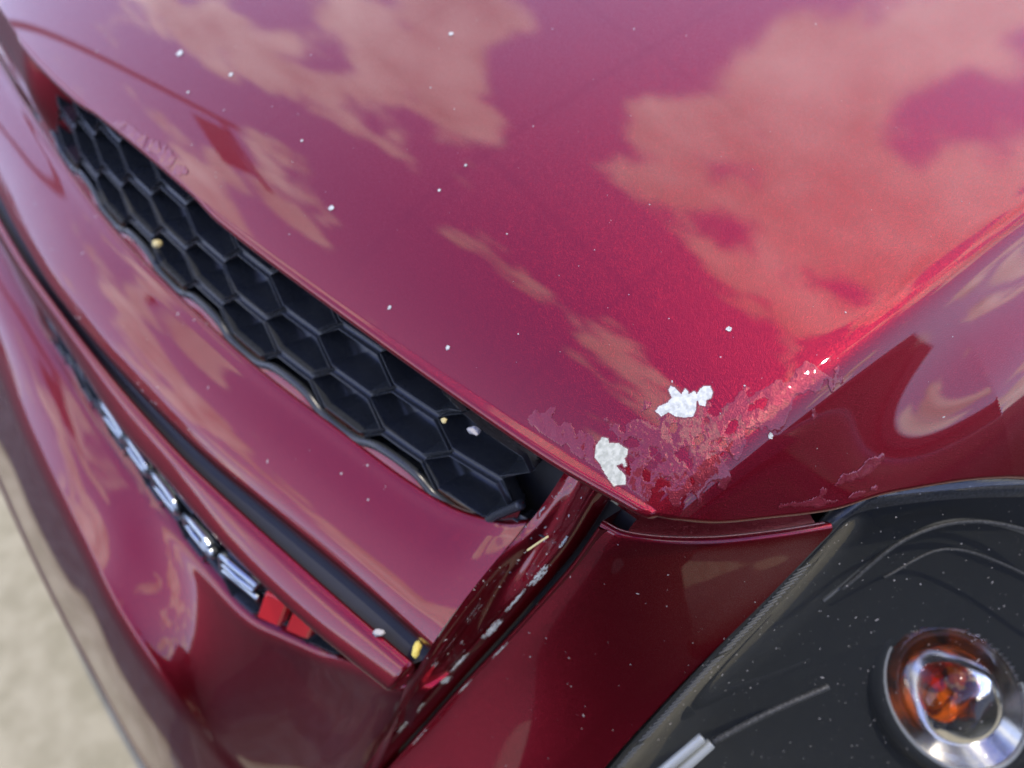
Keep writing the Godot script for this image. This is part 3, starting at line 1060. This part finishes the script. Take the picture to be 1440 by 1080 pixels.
	for q in [[65.7, 29.9, 2.2], [221.7, 22.4, 1.5], [175.1, -80.5, 1.4], [395.1, -61.0, 1.2], [283.0, 29.4, 1.0], [317.6, 21.5, 1.0], [253.5, -34.3, 0.8], [255.6, -17.8, 0.8], [435.0, -45.3, 1.0], [106.8, 17.3, 1.3], [94.9, 39.3, 0.9], [177.6, 12.7, 0.8]]:
		k += 1
		var r: float = q[2] * 0.78
		var at := func(u: float, v: float) -> Vector3: return on_hood((q[0] + (v - 0.5) * 2.4 * r) * 0.001, (q[1] + (u - 0.5) * 2.4 * r) * 0.001)
		var nn := func(u: float, v: float) -> Vector3: return hood_n((q[0] + (v - 0.5) * 2.4 * r) * 0.001, (q[1] + (u - 0.5) * 2.4 * r) * 0.001)
		put("pale_chip", flake(at, func(u: float, v: float) -> Vector3: return nn.call(u, v), 9, 9, 100 + k, 0.9, 0.0003, 0.0003), M.bare, hood_node)
	specks("dust_specks", func(rng: RandomNumberGenerator) -> Array:
		var x := rng.randf_range(-0.05, 0.47)
		var z := 0.09 - 0.094 * pow(absf(x - MID) / 0.54, 1.65) - 0.004 - pow(rng.randf(), 1.4) * 0.30
		if x > 0.43: z -= 0.04
		return [on_hood(x, z, 0.0001), hood_n(x, z)], 230, 0.00010, 0.00045, M.dust, hood_node, 4)
	specks("dust_specks", func(rng: RandomNumberGenerator) -> Array:
		var a := rng.randf()
		var b := rng.randf()
		return [sample(lens_grid, a * 0.8, b * 0.7), sample_n(lens_grid, a * 0.8, b * 0.7)], 1100, 0.00009, 0.00050, M.dust, lamp_node, 5)
	specks("dust_specks", func(rng: RandomNumberGenerator) -> Array:
		var a := rng.randf_range(0.15, 1.0)
		var b := rng.randf()
		return [sample(panel_grid, a, b), -sample_n(panel_grid, a, b)], 110, 0.00010, 0.00035, M.dust, c, 6)
	specks("dust_specks", func(rng: RandomNumberGenerator) -> Array:
		var a := rng.randf_range(0.0, 0.8)
		var b := rng.randf_range(0.0, 0.5)
		return [sample(side_grid, a, b), sample_n(side_grid, a, b)], 120, 0.00015, 0.0007, M.dust, c, 7)
	specks("dust_specks", func(rng: RandomNumberGenerator) -> Array:
		var a := rng.randf_range(0.2, 0.7)
		var b := rng.randf_range(0.5, 1.0)
		return [sample(upper_grid, a, b), -sample_n(upper_grid, a, b)], 60, 0.00015, 0.0008, M.dust, c, 8)
	# chips knocked out of both edges of the shut line
	chips(c, flange, [[0.675, 0.667], [0.655, 0.640], [0.637, 0.620], [0.615, 0.601], [0.590, 0.574], [0.571, 0.565], [0.552, 0.530]], 0.16, 0.52, false)
	chips(c, shut, [[0.648, 0.642], [0.603, 0.590], [0.584, 0.579], [0.572, 0.560], [0.548, 0.538], [0.532, 0.520]], 0.02, 0.45, true)

func chips(c: Node3D, g: Array, spans: Array, r0: float, r1: float, turned: bool) -> void:
	var w: int = g[0].size() - 1
	var mid_row: int = int(g.size() * (r0 + r1) / 2)
	var k := 0
	for s in spans:
		k += 1
		var c0 := 0.0
		var c1 := 0.0
		for i in w:
			if g[mid_row][i].y > s[0]: c0 = float(i) / w
			if g[mid_row][i].y > s[1]: c1 = float(i) / w
		var wide := r0 + (r1 - r0) * (0.3 if k % 2 else 0.6)
		var at := func(u: float, v: float) -> Vector3: return sample(g, lerpf(r0, wide, v), lerpf(c0, c1, u))
		var nn := func(u: float, v: float) -> Vector3: return sample_n(g, lerpf(r0, wide, v), lerpf(c0, c1, u)) * (-1.0 if turned else 1.0)
		var m := flake(at, nn, 34, 14, 300 + k + (50 if turned else 0), 2.2, 0.00018, 0.00007)
		put("edge_chip", m, M.bare, c)

func pebble(r: Vector3, sd: int) -> ArrayMesh:
	var n := FastNoiseLite.new()
	n.seed = sd
	n.frequency = 0.9
	var g := []
	for i in 9:
		var row := PackedVector3Array()
		for j in 13:
			var a := PI * i / 8.0
			var b := TAU * (j % 12) / 12.0
			var d := Vector3(sin(a) * cos(b), cos(a), sin(a) * sin(b))
			row.append(d * r * (1.0 + 0.55 * n.get_noise_3dv(d)))
		g.append(row)
	return sheet(g, true)

func crumbs() -> void:
	var list := [
		["grit_crumb", V(0.3475, 0.7055, 0.0300), V(0.0030, 0.0016, 0.0019), M.dust, "whitish grit crumb resting on the grille's honeycomb near its right end", "crumb", 1, 0.6],
		["grit_crumb", V(0.3330, 0.7015, 0.0360), V(0.0014, 0.0012, 0.0013), M.straw, "tiny tan grit crumb just left of the whitish one on the grille", "crumb", 2, 0.0],
		["grit_crumb", V(0.1062, 0.6675, 0.0895), V(0.0028, 0.0022, 0.0024), M.straw, "tan grit crumb caught in the lower edge of the grille's far half", "crumb", 3, 1.0],
		["seed_husk", V(0.3800, 0.6135, 0.0905), V(0.0042, 0.0018, 0.0020), M.husk, "yellow seed husk lodged in the end of the black slot", "seed husk", 4, 2.2],
		["seed_husk", V(0.3620, 0.6110, 0.1010), V(0.0030, 0.0016, 0.0018), M.dust, "pale seed husk lying on the black slot strip near its end", "seed husk", 5, 0.9],
	]
	for d in list:
		var o := put(d[0], pebble(d[2], d[6]), d[3])
		o.position = d[1]
		o.rotation = V(0.3, d[7], 0.2)
		tag(o, d[4], d[5])
	var straw := put("dry_straw", tube(curve([V(0.3915, 0.668, 0.0345), V(0.3930, 0.672, 0.0300), V(0.3950, 0.677, 0.0260)], 12), 0.0005, 6), M.straw)
	tag(straw, "thin dry straw lying on the bumper's side beside the shut line", "straw")

# unseen surroundings, there for what the paint and lens reflect
func surroundings() -> void:
	photographer()
	added_dark_car()
	building()
	sign_post()
	hedge()

func box(size: Vector3, at: Vector3) -> ArrayMesh:
	var st := SurfaceTool.new()
	st.begin(Mesh.PRIMITIVE_TRIANGLES)
	var b := BoxMesh.new()
	b.size = size
	st.append_from(b, 0, Transform3D(Basis(), at))
	return st.commit()

func added_dark_car() -> void:  # car added out of view to darken the lens and hood side
	var p := Node3D.new()
	p.name = "added_dark_car"
	add_child(p)
	p.position = V(1.62, 0, 0.1)
	tag(p, "unseen black saloon added to darken the lamp and hood reflections, on the lamp side of the red car", "car")
	# stations along the car: z, height of the belt, height of the top, how far the top leans in
	var g := []
	for d in [[-2.45, 0.55, 0.60, 0.10], [-2.38, 0.62, 0.74, 0.10], [-1.9, 0.72, 0.86, 0.14], [-1.1, 0.80, 0.95, 0.16], [-0.95, 0.82, 0.99, 0.18], [-0.2, 0.88, 1.38, 0.34], [0.3, 0.90, 1.45, 0.36], [1.1, 0.92, 1.42, 0.36], [1.75, 0.92, 1.12, 0.24], [2.2, 0.86, 1.02, 0.16], [2.4, 0.70, 0.80, 0.10]]:
		var row := []
		var wide := 1.80
		for q in [[0.06, 0.24], [0.0, 0.45], [-0.01, 0.62], [0.02, d[1]], [0.05, d[1] + 0.03]]:
			row.append(V(q[0], q[1], d[0]))
		row.append(V(d[3], lerpf(d[1] + 0.03, d[2], 0.85), d[0]))
		row.append(V(d[3] + 0.14, d[2], d[0]))
		row.append(V(wide / 2, d[2] + 0.03, d[0]))
		var back := row.slice(0, 7)
		back.reverse()
		for q in back:
			row.append(V(wide - q.x, q.y, q.z))
		g.append(curve(row, 60))
	put("body", sheet(loft(g, 5)), M.black_paint, p)
	for k in 2:
		var w := []
		for r in 5:
			var row := PackedVector3Array()
			for q in 8:
				var z := lerpf(-0.45, 0.30, q / 7.0) if k == 0 else lerpf(0.38, 1.15, q / 7.0)
				var lean: float = lerpf(0.05, 0.30, r / 4.0)
				row.append(V(lean - 0.006, lerpf(0.96, 1.33, r / 4.0), z + (0.12 if k == 0 else -0.05) * r / 4.0))
			w.append(row)
		put("window", sheet(w), M.glassy, p)
	for z in [-1.55, 1.35]:
		for x in [0.10, 1.70]:
			var t := Node3D.new()
			t.name = "wheel"
			p.add_child(t, true)
			t.position = V(x, 0.32, z)
			var ring := PackedVector3Array()
			for q in 32:
				ring.append(V(0, cos(TAU * q / 32), sin(TAU * q / 32)) * 0.25)
			put("tyre", tube(ring, 0.075, 12, 1.3, V(1, 0, 0), true), M.dark, t)
			var rim := CylinderMesh.new()
			rim.top_radius = 0.2
			rim.bottom_radius = 0.2
			rim.height = 0.16
			var ro := put("rim", rim, M.silver, t)
			ro.rotation.z = PI / 2

func building() -> void:
	var b := Node3D.new()
	b.name = "building"
	add_child(b)
	b.position = V(9.5, 0, -5.6)
	tag(b, "long low brown stucco building standing beyond the lamp side of the car", "building")
	put("wall", box(V(6, 3.4, 22), V(3, 1.7, 11)), M.stucco, b)
	put("roof", box(V(6.5, 0.35, 22.5), V(3, 3.575, 11)), M.roof, b)
	put("plinth", box(V(0.06, 0.5, 22), V(-0.03, 0.25, 11)), M.roof, b)
	for k in 5:
		var w := put("window", box(V(0.05, 1.2, 1.8), V(-0.025, 1.7, 2.4 + 4.2 * k)), M.glassy, b)
		put("frame", box(V(0.05, 0.1, 2.0), V(-0.055, 1.06, 2.4 + 4.2 * k)), M.roof, w)
	put("door", box(V(0.06, 2.1, 1.0), V(-0.03, 1.05, 4.6)), M.roof, b)

func sign_post() -> void:
	var s := Node3D.new()
	s.name = "street_sign"
	add_child(s)
	s.position = V(-6.2, 0, 2.85)
	tag(s, "grey post with a rectangular board hung from its arm, across the street", "street sign")
	put("post", tube(PackedVector3Array([V(0, 0, 0), V(0, 3.0, 0), V(0, 6.2, 0)]), 0.07, 10, 1.0, V(0, 0, 1)), M.roof, s)
	put("arm", tube(PackedVector3Array([V(0, 5.9, 0), V(0.5, 5.95, 0.6), V(1.0, 6.0, 1.2)]), 0.05, 8), M.roof, s)
	var bd := put("board", box(V(1.0, 0.55, 0.05), V(0.62, 0, 0)), M.stucco, s)
	bd.position = V(0.1, 5.55, 0.1)
	bd.rotation.y = -0.87

func hedge() -> void:
	var h := Node3D.new()
	h.name = "hedge"
	add_child(h)
	h.position = V(-16, 0, 8)
	tag(h, "dark green clipped hedge running along the far side of the street", "hedge")
	var quad := SurfaceTool.new()
	quad.begin(Mesh.PRIMITIVE_TRIANGLES)
	for p in [V(-0.09, 0, 0), V(0, 0.05, 0.04), V(0.09, 0, 0), V(-0.09, 0, 0), V(0.09, 0, 0), V(0, -0.05, 0.04)]:
		quad.add_vertex(p)
	quad.generate_normals()
	var mm := MultiMesh.new()
	mm.transform_format = MultiMesh.TRANSFORM_3D
	mm.mesh = quad.commit()
	mm.instance_count = 9000
	var rng := RandomNumberGenerator.new()
	rng.seed = 12
	for k in mm.instance_count:
		var p := V(rng.randf_range(-1.2, 1.2), pow(rng.randf(), 0.7) * 2.2, rng.randf_range(-22, 22))
		p.y *= 1.0 + 0.25 * sin(p.z * 0.9) + 0.1 * sin(p.z * 3.1)
		mm.set_instance_transform(k, Transform3D(Basis.from_euler(Vector3(rng.randf() * 6, rng.randf() * 6, rng.randf() * 6)).scaled(Vector3.ONE * rng.randf_range(1.2, 2.4)), p))
	var f := MultiMeshInstance3D.new()
	f.name = "foliage"
	f.multimesh = mm
	f.material_override = M.leaf
	h.add_child(f)
	tag(f, "", "", "", "stuff")

# a smooth body from tapered bones: [from, to, radius, radius]
func body(bones: Array, cell: float, k: float) -> ArrayMesh:
	var lo: Vector3 = bones[0][0]
	var hi := lo
	for b in bones:
		for e in 2:
			var r: float = b[2 + e] + cell * 2
			lo = lo.min(b[e] - Vector3.ONE * r)
			hi = hi.max(b[e] + Vector3.ONE * r)
	var n := Vector3i(((hi - lo) / cell).ceil()) + Vector3i.ONE
	var d := PackedFloat32Array()
	d.resize(n.x * n.y * n.z)
	d.fill(0.0)
	# sum of exponentials is a smooth minimum
	for b in bones:
		var a: Vector3 = b[0]
		var ab: Vector3 = b[1] - a
		var l2 := maxf(ab.length_squared(), 1e-9)
		var reach := maxf(b[2], b[3]) + 4.5 * k
		var p0 := Vector3i(((a.min(b[1]) - lo - Vector3.ONE * reach) / cell).floor()).clamp(Vector3i.ZERO, n - Vector3i.ONE)
		var p1 := Vector3i(((a.max(b[1]) - lo + Vector3.ONE * reach) / cell).ceil()).clamp(Vector3i.ZERO, n - Vector3i.ONE)
		for z in range(p0.z, p1.z + 1):
			for y in range(p0.y, p1.y + 1):
				for x in range(p0.x, p1.x + 1):
					var p := lo + Vector3(x, y, z) * cell
					var t := clampf((p - a).dot(ab) / l2, 0, 1)
					d[(z * n.y + y) * n.x + x] += exp(-(p.distance_to(a + ab * t) - lerpf(b[2], b[3], t)) / k)
	for q in d.size():
		d[q] = -k * log(maxf(d[q], 1e-12))
	var index := {}
	var vs := PackedVector3Array()
	var ns := PackedVector3Array()
	var stride := [1, n.x, n.x * n.y]
	for z in n.z - 1:
		for y in n.y - 1:
			for x in n.x - 1:
				var at: int = (z * n.y + y) * n.x + x
				var sum := Vector3.ZERO
				var hits := 0
				for axis in 3:
					for s in 4:
						var o := Vector3i.ZERO
						o[(axis + 1) % 3] = s & 1
						o[(axis + 2) % 3] = s >> 1
						var i0: int = at + o.x + o.y * n.x + o.z * n.x * n.y
						var v0 := d[i0]
						var v1: float = d[i0 + stride[axis]]
						if (v0 < 0.0) != (v1 < 0.0):
							var c := Vector3(o)
							c[axis] = v0 / (v0 - v1)
							sum += c
							hits += 1
				if hits:
					index[at] = vs.size()
					vs.append(lo + (Vector3(x, y, z) + sum / hits) * cell)
					ns.append(Vector3(d[at + 1] - d[at], d[at + n.x] - d[at], d[at + n.x * n.y] - d[at]).normalized())
	var ix := PackedInt32Array()
	for z in range(1, n.z - 1):
		for y in range(1, n.y - 1):
			for x in range(1, n.x - 1):
				var at: int = (z * n.y + y) * n.x + x
				for axis in 3:
					var v0 := d[at]
					var v1: float = d[at + stride[axis]]
					if (v0 < 0.0) == (v1 < 0.0): continue
					var s1: int = stride[(axis + 1) % 3]
					var s2: int = stride[(axis + 2) % 3]
					var q := [index.get(at, -1), index.get(at - s1, -1), index.get(at - s1 - s2, -1), index.get(at - s2, -1)]
					if -1 in q: continue
					if v0 < 0.0:
						ix.append_array(PackedInt32Array([q[0], q[2], q[1], q[0], q[3], q[2]]))
					else:
						ix.append_array(PackedInt32Array([q[0], q[1], q[2], q[0], q[2], q[3]]))
	var arr := []
	arr.resize(Mesh.ARRAY_MAX)
	arr[Mesh.ARRAY_VERTEX] = vs
	arr[Mesh.ARRAY_NORMAL] = ns
	arr[Mesh.ARRAY_INDEX] = ix
	var m := ArrayMesh.new()
	m.add_surface_from_arrays(Mesh.PRIMITIVE_TRIANGLES, arr)
	return m

func photographer() -> void:
	var p := Node3D.new()
	p.name = "person"
	add_child(p)
	p.position = V(0.82, 0, 0.43)
	p.rotation.y = atan2(-0.8, -0.6)
	tag(p, "person in jeans and a long dark coat added to darken the reflections, standing at the car's corner, arms held forward", "person")
	# the figure faces +z
	put("jeans", body([
		[V(-0.09, 0.93, 0), V(-0.11, 0.52, 0.02), 0.11, 0.085], [V(-0.11, 0.52, 0.02), V(-0.12, 0.10, -0.02), 0.083, 0.065],
		[V(0.09, 0.93, 0), V(0.11, 0.52, 0.03), 0.11, 0.085], [V(0.11, 0.52, 0.03), V(0.13, 0.10, 0.0), 0.083, 0.065],
		[V(-0.07, 0.98, 0), V(0.07, 0.98, 0), 0.115, 0.115]], 0.025, 0.02), M.jeans, p)
	put("coat", body([  # made long and wide to darken what the corner panel reflects
		[V(-0.08, 0.92, 0), V(0.08, 0.92, 0), 0.14, 0.14], [V(0, 1.0, 0), V(0, 1.32, 0.01), 0.15, 0.16],
		[V(-0.10, 0.90, 0), V(-0.13, 0.42, 0.02), 0.14, 0.15], [V(0.10, 0.90, 0), V(0.13, 0.42, 0.02), 0.14, 0.15],
		[V(-0.13, 1.40, 0), V(0.13, 1.40, 0), 0.085, 0.085], [V(0, 1.42, 0), V(0, 1.49, 0.015), 0.075, 0.062],
		[V(-0.19, 1.40, 0), V(-0.25, 1.13, 0.06), 0.065, 0.052], [V(-0.25, 1.13, 0.06), V(-0.12, 1.08, 0.30), 0.05, 0.036],
		[V(0.19, 1.40, 0), V(0.25, 1.13, 0.06), 0.065, 0.052], [V(0.25, 1.13, 0.06), V(0.12, 1.08, 0.30), 0.05, 0.036]], 0.025, 0.02), M.jacket, p)
	var head := put("head", body([
		[V(0, 1.48, 0.02), V(0, 1.56, 0.03), 0.055, 0.06], [V(0, 1.66, 0.02), V(0, 1.69, 0.03), 0.085, 0.085], [V(0, 1.59, 0.06), V(0, 1.62, 0.06), 0.055, 0.06],
		[V(0, 1.645, 0.115), V(0, 1.615, 0.135), 0.010, 0.014], [V(-0.03, 1.573, 0.105), V(0.03, 1.573, 0.105), 0.008, 0.008],
		[V(-0.088, 1.64, 0.02), V(-0.092, 1.61, 0.02), 0.016, 0.010], [V(0.088, 1.64, 0.02), V(0.092, 1.61, 0.02), 0.016, 0.010]], 0.010, 0.012), M.skin, p)
	put("hair", body([[V(0, 1.70, 0.0), V(0, 1.72, 0.03), 0.092, 0.088], [V(0, 1.62, -0.045), V(0, 1.68, -0.03), 0.06, 0.075]], 0.012, 0.012), M.dark, head)
	for s in [-1.0, 1.0]:
		put("eye", body([[V(0.032 * s, 1.647, 0.098), V(0.034 * s, 1.647, 0.098), 0.011, 0.011]], 0.005, 0.004), M.dark, head)
		put("shoe", body([[V(0.125 * s, 0.045, -0.05), V(0.135 * s, 0.04, 0.15), 0.045, 0.038]], 0.014, 0.01), M.dark, p)
		var w := V(0.12 * s, 1.08, 0.30)
		var bones := [[w, w + V(-0.012 * s, -0.005, 0.075), 0.028, 0.032]]
		for f in 4:
			var root := w + V((-0.034 + 0.018 * f) * s, -0.004, 0.085)
			var long: float = [0.030, 0.038, 0.040, 0.034][f]
			bones.append([root, root + V(-0.004 * s, -0.004, long), 0.0095, 0.0085])
			bones.append([root + V(-0.004 * s, -0.004, long), root + V(-0.012 * s, -0.022, long * 1.5), 0.0085, 0.007])
		bones.append([w + V(-0.03 * s, 0.0, 0.03), w + V(-0.055 * s, 0.0, 0.07), 0.012, 0.010])
		bones.append([w + V(-0.055 * s, 0.0, 0.07), w + V(-0.055 * s, -0.006, 0.10), 0.010, 0.008])
		put("hand", body(bones, 0.004, 0.004), M.skin, p)
